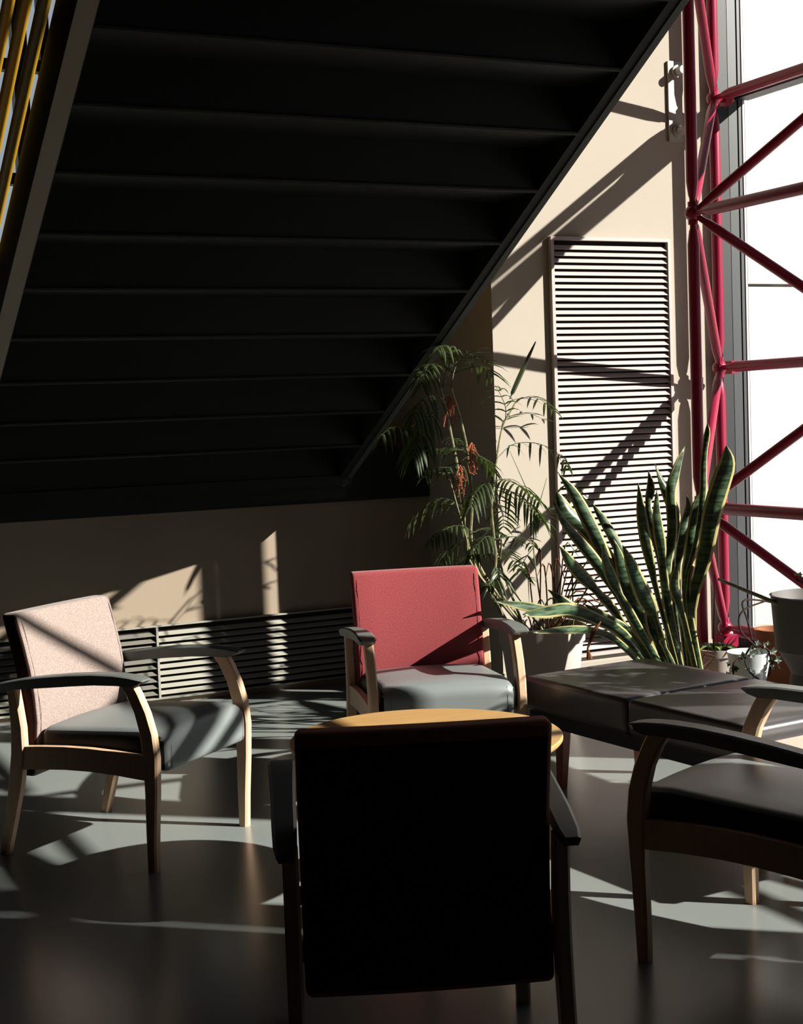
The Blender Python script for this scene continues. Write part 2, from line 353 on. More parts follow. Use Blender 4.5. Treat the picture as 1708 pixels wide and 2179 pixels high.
# ------------------------------------------------------------------ magenta space frame
sf = thing('space_frame', 'magenta painted tubular steel space frame standing before the window', 'truss', (5.094, 6.522, 0))
org = Vector((5.094, 6.522, 0))
XO, XI = 5.094, 4.465
OY = [6.522] + [5.16 - 1.44 * k for k in range(4)]; OZ = [0.23, 1.665, 3.118, 4.57, 6.02]
IY = [5.899 - 1.44 * k for k in range(4)]; IZ = [-0.0, 0.962, 2.401, 3.842, 5.29]
IZ = IZ[1:]
def node(P):
    g = MB(); g.ball((0, 0, 0), 0.040, 8); g.tube([(0, 0, -0.055), (0, 0, 0.055)], 0.024, 8)
    return g.build('node', REDP, sf, True, loc=Vector(P) - org)
def strut(A, B, r=0.029, nm='tube'):
    A, B = Vector(A) - org, Vector(B) - org; d = (B - A).normalized(); Ln = (B - A).length
    g = MB(); ts = [0.03, 0.075, 0.085, 0.15]; rs = [0.014, 0.016, 0.02, r]
    g.tube([A + d * q for q in ts] + [B - d * q for q in ts[::-1]], rs + rs[::-1], 12)
    return g.build(nm, REDP, sf, True)
ON = {(i, k): (XO, y, z) for i, y in enumerate(OY) for k, z in enumerate(OZ)}
IN = {(i, k): (XI, y, z) for i, y in enumerate(IY) for k, z in enumerate(IZ)}
for d_ in (ON, IN):
    for P in d_.values(): node(P)
    for (i, k), P in d_.items():
        if (i + 1, k) in d_: strut(P, d_[(i + 1, k)])
        if (i, k + 1) in d_: strut(P, d_[(i, k + 1)])
for (i, k), P in IN.items():
    for a in (0, 1):
        for b in (0, 1): strut(P, ON[(i + a, k + b)], 0.025)
for i, y in enumerate(IY): strut(IN[(i, 0)], (XI, y, -0.03), 0.029)
for i, y in enumerate(OY): MB().box(XO - 0.05 - org.x, XO + 0.05 - org.x, y - 0.05 - org.y, y + 0.05 - org.y, 0, 0.19).build('foot', REDP, sf)
for i, y in enumerate(OY[:-1]):
    for z in OZ[1:-1]:
        g = MB(); g.tube([(0.03, y - org.y, z), (0.127, y - org.y, z)], 0.018, 8); g.box(0.06, 0.10, y - org.y - 0.03, y - org.y + 0.03, z - 0.035, z + 0.035); g.build('clamp', REDP, sf)

# ------------------------------------------------------------------ staircase
X0s, X1s, SL, Z0s = 1.073, 3.07, 0.5656, 5.098
st = thing('staircase', 'dark green steel staircase seen from below with ridged underside', 'staircase', (X0s, 7.11, 1.08))
so_ = Vector((X0s, 7.11, 1.08))
def zsof(y): return Z0s - SL * y
YT = 2.2
def slab(name, xa, xb, za, zb, M, ya=7.11, yb=YT, parent=st):
    """bar following the slope; za zb above the underside line"""
    g = MB(); r = [[(xa - so_.x, y - so_.y, zsof(y) + za - so_.z), (xb - so_.x, y - so_.y, zsof(y) + za - so_.z), (xb - so_.x, y - so_.y, zsof(y) + zb - so_.z), (xa - so_.x, y - so_.y, zsof(y) + zb - so_.z)] for y in (ya, yb)]
    g.quad_strip(r); return g.build(name, M, parent)
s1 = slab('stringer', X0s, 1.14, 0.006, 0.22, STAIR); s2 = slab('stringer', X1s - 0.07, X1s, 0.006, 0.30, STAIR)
tag(slab('flange', X0s, 1.135, 0.0, 0.006, FLANGE), 'underside plate coloured paler for floor bounce light')
slab('flange', X1s - 0.03, X1s, 0.0, 0.006, mat('edge_green', (0.06, 0.065, 0.055), 0.6))
ny, first = 0.292, None
g = MB()
w_ = X1s - 0.07 - 1.14
RI = ny * SL
# one folded step: tread plate, riser plate and the small rounded nose that shows as a ridge
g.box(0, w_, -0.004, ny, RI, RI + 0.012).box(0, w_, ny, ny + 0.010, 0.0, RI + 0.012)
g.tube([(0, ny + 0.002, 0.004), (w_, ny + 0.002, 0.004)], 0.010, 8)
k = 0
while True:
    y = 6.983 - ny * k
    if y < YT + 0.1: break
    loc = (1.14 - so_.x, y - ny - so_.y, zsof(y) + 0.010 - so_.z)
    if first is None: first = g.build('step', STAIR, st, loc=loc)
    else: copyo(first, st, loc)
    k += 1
# landing and upper floor
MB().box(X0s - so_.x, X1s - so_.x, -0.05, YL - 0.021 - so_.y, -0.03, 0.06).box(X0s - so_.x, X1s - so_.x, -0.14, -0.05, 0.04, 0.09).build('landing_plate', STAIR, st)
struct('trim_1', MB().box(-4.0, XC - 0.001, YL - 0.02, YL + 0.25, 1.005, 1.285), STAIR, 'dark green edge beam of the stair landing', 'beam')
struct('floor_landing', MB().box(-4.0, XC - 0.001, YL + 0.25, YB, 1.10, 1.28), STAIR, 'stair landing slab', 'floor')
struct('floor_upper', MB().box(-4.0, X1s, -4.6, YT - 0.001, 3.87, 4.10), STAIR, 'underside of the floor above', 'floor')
# yellow rails: three along the open left side, three along the right
def rail(xc, dz, r, parent, ya=7.2, yb=YT):
    o0 = Vector(parent.location)
    g = MB(); g.tube([Vector((xc, y, zsof(y) + dz)) - o0 for y in (ya, (ya + yb) / 2, yb)], r, 14); return g.build('rail', YEL, parent, True)
for xc, lab in ((1.050, 'yellow tubular stair railing at upper left of the stairs'), (3.10, 'yellow tubular stair railing on the window side of the stairs')):
    ry = thing('stair_railing', lab, 'railing', (xc, 7.11, 1.08))
    for dz in (0.26, 0.475, 0.69) if xc < 2 else (0.42, 0.62, 0.82): rail(xc, dz, 0.021, ry)
    y = 7.0
    while y > YT:
        z = zsof(y); g = MB(); xx = 0.0
        g.box(xx - 0.012, xx + 0.012, y - 7.11 - 0.02, y - 7.11 + 0.02, z + 0.2 - 1.08, z + (0.68 if xc < 2 else 0.81) - 1.08); g.build('post', BLACKF, ry); y -= 2.6
hr = thing('wall_handrail', 'short yellow handrail against the shaded wall behind the palm', 'handrail', (XC, 7.6, 1.4))
MB().tube([(-0.06, -0.14, 0.0), (-0.06, 0.9, 0.0)], 0.022, 12).build('rail', YEL, hr, True)
MB().tube([(-0.055, -0.11, 0.235), (-0.02, -0.11, 0.235)], 0.022, 12).build('knob', YEL, hr, True)
MB().box(-0.05, -0.0005, -0.10, 0.9, -0.115, -0.03).build('rail_board', mat('brown_board', (0.22, 0.10, 0.06), 0.7), hr)

# ------------------------------------------------------------------ armchairs
HA = 0.655
def loft_h(path, dims, ch=0.006):
    """horizontal rectangular sections with cut corners through the path"""
    R = []
    for (x, y, z), (wx, wy) in zip(path, dims):
        a, b = wx / 2, wy / 2; c = min(ch, a * .5, b * .5)
        R.append([(x + px_, y + py_, z) for px_, py_ in ((a, -b + c), (a, b - c), (a - c, b), (-a + c, b), (-a, b - c), (-a, -b + c), (-a + c, -b), (a - c, -b))])
    return R
def interp(tab, z):
    for (z0, v0), (z1, v1) in zip(tab[:-1], tab[1:]):
        if z <= z1: 
            q = max(0, (z - z0) / (z1 - z0)); q = q * q * (3 - 2 * q) * 0.5 + q * 0.5; return v0 + (v1 - v0) * q
    return tab[-1][1]
LEGF = [(0.0, 0.288, 0.034), (0.12, 0.291, 0.040), (0.26, 0.298, 0.048), (0.38, 0.300, 0.056), (0.46, 0.292, 0.056), (0.53, 0.272, 0.054), (0.59, 0.243, 0.056), (0.630, 0.215, 0.064)]
LEGR = [(0.0, -0.332, 0.036), (0.12, -0.300, 0.044), (0.25, -0.268, 0.054), (0.36, -0.248, 0.060), (0.45, -0.246, 0.054), (0.53, -0.254, 0.046), (0.588, -0.262, 0.042)]
BK = [(0.26, -0.212), (0.30, -0.205), (0.42, -0.185), (0.50, -0.180), (0.62, -0.196), (0.74, -0.222), (0.84, -0.250)]
def make_chair(name, label, loc, th, backM, seatM, sideM=None, group='wooden armchairs around the round table', side_shade=None):
    t_ = thing(name, label, 'chair', loc, th, group)
    # local: x = lateral, -y = facing; builder coordinates use y forward and are flipped here
    def F(R): return [[(x, -y, z) for x, y, z in r] for r in R]
    lx = 0.2835
    for s in (1, -1):
        g = MB(); R = [r for r in loft_h([(s * lx, y, z) for z, y, _ in LEGF], [(0.034, d) for _, _, d in LEGF])]; g.quad_strip(F(R)); l = g.build('leg', WOOD, t_, True)
        g = MB(); g.lathe([(0.014, -0.0), (0.015, 0.0045)], s * lx, -0.288, 12)
        R = loft_h([(s * lx, y, z) for z, y, _ in LEGR], [(0.034, d) for _, _, d in LEGR]); g2 = MB(); g2.quad_strip(F(R)); g2.build('leg', WOOD, t_, True)
        # arched side rail
        ys_ = [-0.235, -0.15, -0.05, 0.05, 0.15, 0.275]; R = []
        for i, y in enumerate(ys_):
            q = (y + 0.235) / 0.51; top = 0.385 + 0.012 * math.sin(PI * q); bot = 0.305 + 0.014 * math.sin(PI * q)
            a = 0.0125; xx = s * (lx - 0.001)
            R.append([(xx - a, y, bot), (xx + a, y, bot), (xx + a, y, top), (xx - a, y, top)])
        g = MB(); g.quad_strip(F(R)); g.build('side_rail', WOOD, t_, False)
        # armrest: crowned bar, dropping at the rear, chamfered front tip
        AR = [(-0.335, 0.597, 0.040, 0.018), (-0.30, 0.606, 0.050, 0.028), (-0.20, 0.625, 0.054, 0.036), (-0.10, 0.638, 0.055, 0.040), (0.0, 0.648, 0.058, 0.040), (0.10, 0.655, 0.062, 0.038), (0.19, 0.656, 0.066, 0.036), (0.25, 0.652, 0.068, 0.033), (0.282, 0.647, 0.066, 0.020), (0.300, 0.643, 0.058, 0.006)]
        R = []; xo = s * 0.293
        for y, z, wx, tt in AR:
            a = wx / 2; c = 0.007; tt2 = max(tt, 0.006)
            R.append([(xo - a, y, z - 0.004), (xo - a + c, y, z), (xo + a - c, y, z), (xo + a, y, z - 0.004), (xo + a - 0.006, y, z - tt2), (xo - a + 0.006, y, z - tt2)])
        g = MB(); g.quad_strip(F(R)); ar = g.build('armrest', ARM, t_); shade(ar.data, 16)
    for y0, z in ((-0.17, 0.305), (0.20, 0.305)):
        g = MB(); g.box(-lx + 0.0125, lx - 0.0125, -y0 - 0.012, -y0 + 0.012, z + 0.01, z + 0.05); g.build('cross_rail', WOOD, t_)
    # seat with a rolled front edge
    def sfn(x, y, z):
        f = -y                                            # forward
        q = (f + 0.17) / 0.50
        z += 0.010 * math.sin(PI * min(max((x + 0.25) / 0.5, 0), 1)) * (1 if z > 0.40 else 0) + 0.022 * (q - 0.5)
        if q > 0.8: z -= (q - 0.8) ** 2 * 0.55
        return (x, y, z)
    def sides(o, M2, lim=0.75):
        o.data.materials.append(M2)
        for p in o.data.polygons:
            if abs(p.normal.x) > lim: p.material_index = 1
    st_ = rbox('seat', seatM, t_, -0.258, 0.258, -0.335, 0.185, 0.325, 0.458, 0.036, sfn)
    sides(st_, DVINYL)  # side faces coloured black for the shade they lie in
    # back pad
    def bfn(x, y, z):
        f = interp(BK, z); q = y                          # y: 0 at the front face, up to .06 behind
        bow = -0.012 * (1 - (x / 0.265) ** 2)
        return (x * (1.0 - 0.02 * (0.84 - z)), -(f + bow) + q, z)
    bk = rbox('backrest', backM, t_, -0.265, 0.265, 0.0, 0.070, 0.272, 0.838, 0.016, bfn)
    sides(bk, side_shade or backM)  # where given, a darker colour paints shade on the pad sides
    # piping along both side edges and the top of the back
    for s in (1, -1):
        pts = []
        for z in [0.34 + 0.47 * i / 12 for i in range(13)]: x, y, zz = bfn(s * 0.245, -0.0006, z); pts.append((x, y, zz))
        MB().tube(pts, 0.0011, 6).build('piping', THREAD if backM is BEIGE else backM, bk, True)
    if sideM:
        g = MB()
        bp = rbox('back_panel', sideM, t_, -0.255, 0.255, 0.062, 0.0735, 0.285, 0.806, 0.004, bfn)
    for s in (1, -1):
        pts = [sfn(s * 0.232, -0.3352 if True else 0, 0.39 + 0.04 * 0), ]
        ptz = [(s * 0.222, -0.3350, 0.345), (s * 0.222, -0.3350, 0.385), (s * 0.222, -0.3350, 0.42), (s * 0.222, -0.325, 0.4465)]
        MB().tube([sfn(*p) for p in ptz], 0.0011, 6).build('piping', THREAD, st_, True)
    return t_
make_chair('armchair', 'wooden armchair with pale pinkish-beige woven back and grey seat, standing at far left', (1.327, 5.061, 0), 0.676, BEIGE, VINYL, DARKF, side_shade=mat('pad_side_shade', (0.05, 0.02, 0.018), 0.9, 0.1))  # last colour paints the unlit side of the back pad
make_chair('armchair', 'wooden armchair with red fabric back, facing out behind the round table', (2.568, 5.135, 0), -0.262, RED, VINYL, DARKF)
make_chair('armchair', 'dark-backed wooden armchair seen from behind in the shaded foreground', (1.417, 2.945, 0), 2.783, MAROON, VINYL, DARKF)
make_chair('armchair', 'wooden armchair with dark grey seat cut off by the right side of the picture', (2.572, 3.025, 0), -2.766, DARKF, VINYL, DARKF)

# ------------------------------------------------------------------ round tables
def round_table(label, loc, R_, h, M, group=None):
    t_ = thing('round_table', label, 'table', loc, 0, group)
    g = MB(); g.lathe([(R_ - 0.03, h - 0.028), (R_ - 0.008, h - 0.022), (R_, h - 0.012), (R_, h - 0.004), (R_ - 0.004, h)], n=96); g.build('tabletop', M, t_, True)
    q = R_ * 0.55
    for i in range(4):
        a = PI / 4 + i * PI / 2 + 0.3; x, y = q * math.cos(a), q * math.sin(a)
        g = MB(); g.quad_strip(loft_h([(x * 1.05, y * 1.05, 0), (x, y, h - 0.10), (x, y, h - 0.028)], [(0.032, 0.032), (0.046, 0.046), (0.046, 0.046)])); g.build('leg', WOOD, t_)
    g = MB(); g.box(-q * 0.95, q * 0.95, -0.011, 0.011, h - 0.085, h - 0.028); g.box(-0.011, 0.011, -q * 0.95, q * 0.95, h - 0.085, h - 0.0285); g.build('apron', WOOD, t_)
    return t_
round_table('round honey-coloured wooden coffee table in the middle of the four armchairs', (1.975, 4.0, 0), 0.42, 0.485, TABLEW)
lt = thing('low_table', 'pale wooden low square table touching the near end of the charcoal bench', 'table', (3.325, 3.375, 0), math.radians(5.5))
rbox('tabletop', PALEW, lt, -0.30, 0.30, -0.29, 0.29, 0.372, 0.402, 0.006)
for x in (-0.26, 0.26):
    for y in (-0.25, 0.25):
        g = MB(); g.quad_strip(loft_h([(x, y, 0), (x, y, 0.3715)], [(0.034, 0.034), (0.044, 0.044)])); g.build('leg', WOOD, lt)

# ------------------------------------------------------------------ bench
bt = thing('bench', 'low charcoal vinyl bench of two square cushions before the snake plant', 'bench', (3.212, 4.315, 0), math.radians(5.5))
for s in (0, 1):
    y0 = 0.0 + 0.62 * (s - 1) + 0.004; y1 = y0 + 0.612
    def cf(x, y, z, y0=y0, y1=y1):
        u = math.sin(PI * (x + 0.31) / 0.62); v = math.sin(PI * (y - y0) / (y1 - y0))
        return (x, y, z + (0.012 * max(u, 0) * max(v, 0) if z > 0.40 else 0))
    cu = rbox('cushion', BVINYL, bt, -0.31, 0.31, y0, y1, 0.312, 0.445, 0.022, cf)
MB().box(-0.29, 0.29, -0.60, 0.60, 0.262, 0.312).build('frame', DVINYL, bt)
for x in (-0.19, 0.19):
    for y in (-0.52, 0.52):
        g = MB(); g.quad_strip(loft_h([(x * 1.04, y * 1.02, 0), (x, y, 0.262)], [(0.034, 0.034), (0.05, 0.05)])); g.build('leg', mat('reddish_wood', (0.42, 0.13, 0.07), 0.45), bt)

# ------------------------------------------------------------------ plants
def curve(pts, n):
    """Catmull-Rom through pts"""
    P = [Vector(p) for p in pts]; P = [P[0] * 2 - P[1]] + P + [P[-1] * 2 - P[-2]]; out = []
    m_ = len(P) - 3
    for i in range(n + 1):
        u = i / n * m_; k = min(int(u), m_ - 1); f = u - k; a, b, c, d = P[k:k + 4]
        out.append(0.5 * ((2 * b) + (c - a) * f + (2 * a - 5 * b + 4 * c - d) * f * f + (3 * b - a - 3 * c + d) * f ** 3))
    return out
def pot(name, label, loc, r, h, M, rim=0.012, taper=0.72, soil=True, cat='planter', prof=None, group=None):
    t_ = thing(name, label, cat, loc, 0, group)
    pr = prof or [(r * taper, 0), (r * (taper + 0.02), 0.004), (r * 0.97, h * 0.86), (r * 0.98, h * 0.87), (r + rim, h * 0.875), (r + rim, h), (r - 0.004, h), (r - 0.012, h * 0.90), (r - 0.02, h * 0.86)]
    g = MB(); g.lathe(pr, n=40); g.build('pot', M, t_, True)
    if soil: g = MB(); g.lathe([(pr[-1][0] - 0.004, h * 0.84), (pr[-1][0] - 0.004, h * 0.89)], n=24); g.build('soil', SOIL, t_)
    return t_

# snake plant ---- each leaf its own ribbon
SP = Vector((3.98, 5.42, 0))
sn = thing('snake_plant', 'tall snake plant with yellow-edged upright and splayed leaves behind the bench', 'plant', SP)
g = MB(); g.lathe([(0.11, 0), (0.115, 0.005), (0.16, 0.17), (0.17, 0.172), (0.17, 0.20), (0.155, 0.20), (0.145, 0.165)], n=36); pp = g.build('pot', TERRA, sn, True)
MB().lathe([(0.14, 0.155), (0.14, 0.168)], n=24).build('soil', SOIL, sn)
def P6(cx, cy_): return (1050 + cx / 2.596, 900 + cy_ / 2.596)
LV = [ # list of (points tip..base in that enlarged grid), widest px, depth at tip
 ([(1182, 0), (1172, 100), (1160, 230), (1155, 400), (1120, 640), (1050, 960), (1015, 1290)], 40, 5.42, .12),
 ([(1285, 125), (1290, 230), (1258, 345), (1200, 520), (1150, 760), (1080, 1030), (1010, 1330)], 112, 5.20, .30),
 ([(1150, 370), (1125, 480), (1090, 700), (1060, 950), (1020, 1290)], 70, 5.50, .35),
 ([(1055, 130), (1015, 260), (978, 390), (985, 600), (960, 900), (945, 1280)], 62, 5.45, .25),
 ([(890, 225), (930, 320), (970, 420), (1010, 560), (990, 800), (965, 1280)], 60, 5.55, .45),
 ([(855, 265), (862, 370), (855, 470), (890, 640), (925, 860), (930, 1290)], 52, 5.6, .2),
 ([(798, 330), (808, 440), (825, 560), (850, 720), (900, 950), (925, 1290)], 62, 5.35, .5),
 ([(900, 370), (905, 520), (925, 700), (950, 940), (945, 1290)], 62, 5.3, .4),
 ([(1065, 395), (1068, 500), (1040, 640), (1010, 900), (985, 1290)], 56, 5.62, .3),
 ([(345, 380), (400, 480), (500, 580), (640, 760), (780, 1020), (880, 1290)], 84, 5.55, .22),
 ([(362, 285), (450, 400), (540, 570), (640, 800), (780, 1060), (890, 1290)], 78, 5.45, .4),
 ([(330, 440), (400, 560), (530, 720), (650, 900), (770, 1100), (885, 1290)], 64, 5.35, .4),
 ([(365, 680), (440, 790), (560, 920), (690, 1090), (860, 1300)], 74, 5.15, .4),
 ([(450, 500), (500, 600), (590, 740), (720, 960), (890, 1280)], 66, 5.6, .3),
 ([(600, 670), (630, 790), (680, 920), (780, 1100), (895, 1290)], 62, 5.2, .35),
 ([(712, 675), (780, 830), (850, 1000), (900, 1150), (930, 1300)], 96, 5.15, .45),
 ([(660, 640), (720, 820), (770, 1000), (820, 1130), (905, 1300)], 110, 5.38, .5),
 ([(160, 1060), (280, 1040), (420, 1030), (580, 1090), (740, 1190), (880, 1310)], 76, 5.05, .22),
 ([(0, 985), (150, 1005), (330, 1040), (520, 1080), (720, 1170), (890, 1310)], 56, 5.2, .25),
 ([(215, 1160), (370, 1142), (540, 1150), (700, 1220), (880, 1320)], 46, 5.0, .3),
 ([(300, 920), (400, 1000), (540, 1080), (700, 1180), (890, 1310)], 60, 5.45, .3),
 ([(1012, 780), (1000, 900), (1035, 1050), (1010, 1300)], 56, 5.25, .35),
 ([(545, 450), (630, 570), (710, 740), (800, 980), (900, 1290)], 58, 5.65, .3),
 ([(1095, 1030), (1080, 1120), (1075, 1220), (1045, 1335)], 34, 5.5, .4),
 ([(930, 1180), (945, 1240), (960, 1330)], 36, 5.2, .4),
 ([(500, 1000), (640, 1090), (760, 1170), (900, 1310)], 56, 5.3, .35),
]
for pts, wpx, ydep, peak in LV:
    n0 = len(pts); Q = []
    bx, by = pts[-1]
    base = SP + Vector((max(-0.11, min(0.11, (bx - 945) * 0.0011)), random.uniform(-0.06, 0.06), 0.165))
    for i, p in enumerate(pts):
        f = i / (n0 - 1); Yd = ydep * (1 - f) + base.y * f
        q = at(*P6(*p), Yd)
        if i == n0 - 1: q = base
        Q.append(q)
    cv = curve(Q, 18); wid = wpx / 2.596 / ppm(cv[6]) / 2
    g = MB(); rings = []; ph = random.uniform(-0.5, 0.5); wst = random.uniform(0, 1.6); wpos = peak + random.uniform(0.1, 0.3)
    for i, p in enumerate(cv):
        f = i / 18.0; d = (cv[min(i + 1, 18)] - cv[max(i - 1, 0)]).normalized(); vdir = (p - CAM).normalized()
        side = d.cross(vdir).normalized(); nrm = side.cross(d).normalized()
        a = ph + 0.5 * math.sin(2.2 * f * PI + ph * 3); side2 = side * math.cos(a) + nrm * math.sin(a); nrm2 = nrm * math.cos(a) - side * math.sin(a)
        if f < peak: wv = math.sin(f / peak * PI / 2) ** 0.85
        else: wv = 0.52 + 0.48 * math.cos((f - peak) / (1 - peak) * PI / 2) 
        if i == 0: wv = 0.02
        wv *= 1 - 0.30 * wst * math.exp(-((f - wpos) / 0.08) ** 2)
        W_ = wid * wv; R = []
        for j in range(7):
            u = j / 6 - 0.5; R.append(p + side2 * (u * 2 * W_) + nrm2 * (abs(u) ** 1.5 * 1.2 * W_) - SP)
            g.uv.append((j / 6, f))
        rings.append(R)
    g.has_uv = True
    g.quad_strip(rings, False)
    lf = g.build('leaf', SNAKE, sn, False)
    for pl in lf.data.polygons: pl.use_smooth = True
    md = lf.modifiers.new('thick', 'SOLIDIFY'); md.thickness = 0.0022
# pale twine and dry leaves hanging at its side
g = MB(); c0 = at(1284, 1330, 5.1) - SP
g.tube([at(1278, 1322, 5.1) - SP, at(1262, 1345, 5.1) - SP, at(1250, 1380, 5.1) - SP, at(1254, 1402, 5.1) - SP], [0.003, 0.011, 0.004, 0.013], 6)
g.build('dry_leaf', DRY, sn, True)

# palm fronds
def frond(g, pts, n, Ll, droop=0.3, wl=0.011, spread=1.0, start=0.15, rr=0.0025):
    cv = curve(pts, 14); g.tube(cv, [rr * (1 - 0.7 * i / 14) for i in range(15)], 5)
    for i in range(n):
        f = start + (1 - start) * (i + 0.5) / n; k = f * 14; a = min(int(k), 13); p = cv[a].lerp(cv[a + 1], k - a)
        d = (cv[a + 1] - cv[a]).normalized(); up = Vector((0, 0, 1)); side = d.cross(up)
        if side.length < 0.1: side = Vector((1, 0, 0))
        side.normalize(); nn = side.cross(d).normalized()
        Lf = Ll * (0.55 + 0.45 * math.sin(PI * min(1, f * 0.9 + 0.15))) * random.uniform(0.8, 1.15)
        for s in (1, -1):
            ang = random.uniform(0.7, 1.0) * spread * (1.15 - 0.5 * f)
            dr = (d * math.cos(ang) + side * s * math.sin(ang) + nn * random.uniform(-0.05, 0.3)).normalized()
            wv = dr.cross(nn).normalized(); b = len(g.v); segs = 5
            for q in range(segs + 1):
                t_ = q / segs; c = p + dr * (Lf * t_) - up * (droop * Lf * t_ * t_ * random.uniform(0.9, 1.1)); w__ = wl * (math.sin(PI * (0.12 + 0.88 * t_)) ** 0.8 if q < segs else 0.03)
                g.v.append(tuple(c + wv * w__)); g.v.append(tuple(c + nn * w__ * 0.35)); g.v.append(tuple(c - wv * w__))
            for q in range(segs):
                g.f.append((b + q * 3, b + q * 3 + 1, b + q * 3 + 4, b + q * 3 + 3)); g.f.append((b + q * 3 + 1, b + q * 3 + 2, b + q * 3 + 5, b + q * 3 + 4))
def P5(cx, cy_): return (750 + cx / 3.352, 700 + cy_ / 3.352)
PP = Vector((3.60, 6.0, 0))
pm = thing('potted_palm', 'potted bamboo palm with orange fruit stalks behind the red-backed armchair', 'plant', PP)
g = MB(); g.lathe([(0.145, 0), (0.15, 0.006), (0.195, 0.37), (0.205, 0.372), (0.208, 0.445), (0.196, 0.448), (0.188, 0.40)], n=44); g.build('pot', POTC, pm, True)
MB().lathe([(0.184, 0.385), (0.184, 0.405)], n=28).build('soil', SOIL, pm)
def crv(pts, Y, base=None):
    out = []
    for i, p in enumerate(pts):
        y = Y if not isinstance(Y, (list, tuple)) else Y[0] + (Y[1] - Y[0]) * i / (len(pts) - 1)
        out.append(at(*P5(*p), y) - PP)
    if base: out.append(Vector(base))
    return out
CANES = [([(600, 330), (640, 480), (690, 700), (740, 950), (790, 1250), (830, 1600)], (5.95, 6.02), (-0.11, 0.08, 0.40), 0.0085),
         ([(700, 420), (770, 650), (820, 900), (850, 1200), (880, 1650)], (5.85, 5.95), (-0.09, -0.05, 0.40), 0.0085),
         ([(690, 1070), (740, 1250), (810, 1500), (860, 1700)], (5.75, 5.9), (-0.11, -0.09, 0.40), 0.007),
         ([(1160, 530), (1070, 700), (1030, 920), (1010, 1100), (1000, 1500)], (6.30, 6.15), (-0.02, 0.12, 0.40), 0.0065),
         ([(1000, 1050), (990, 1300), (1020, 1600), (1040, 1850)], (5.9, 5.95), (-0.06, -0.02, 0.40), 0.008),
         ([(1300, 1370), (1290, 1560), (1325, 1850)], (6.1, 6.1), (0.05, 0.05, 0.40), 0.004),
         ([(1060, 1500), (1080, 1750)], (5.95, 6.0), (0.0, -0.04, 0.40), 0.006),
         ([(760, 1150), (800, 1400), (880, 1700)], (6.1, 6.1), (-0.1, 0.08, 0.40), 0.006)]
for pts, Y, base, r in CANES:
    c = curve(crv(pts, Y, base), 24); rad = []
    g = MB(); g.tube(c, [r * (1.18 if i % 4 == 0 else 1.0) * (0.7 + 0.3 * i / 24) for i in range(25)], 7); g.build('cane', CANE, pm, True)
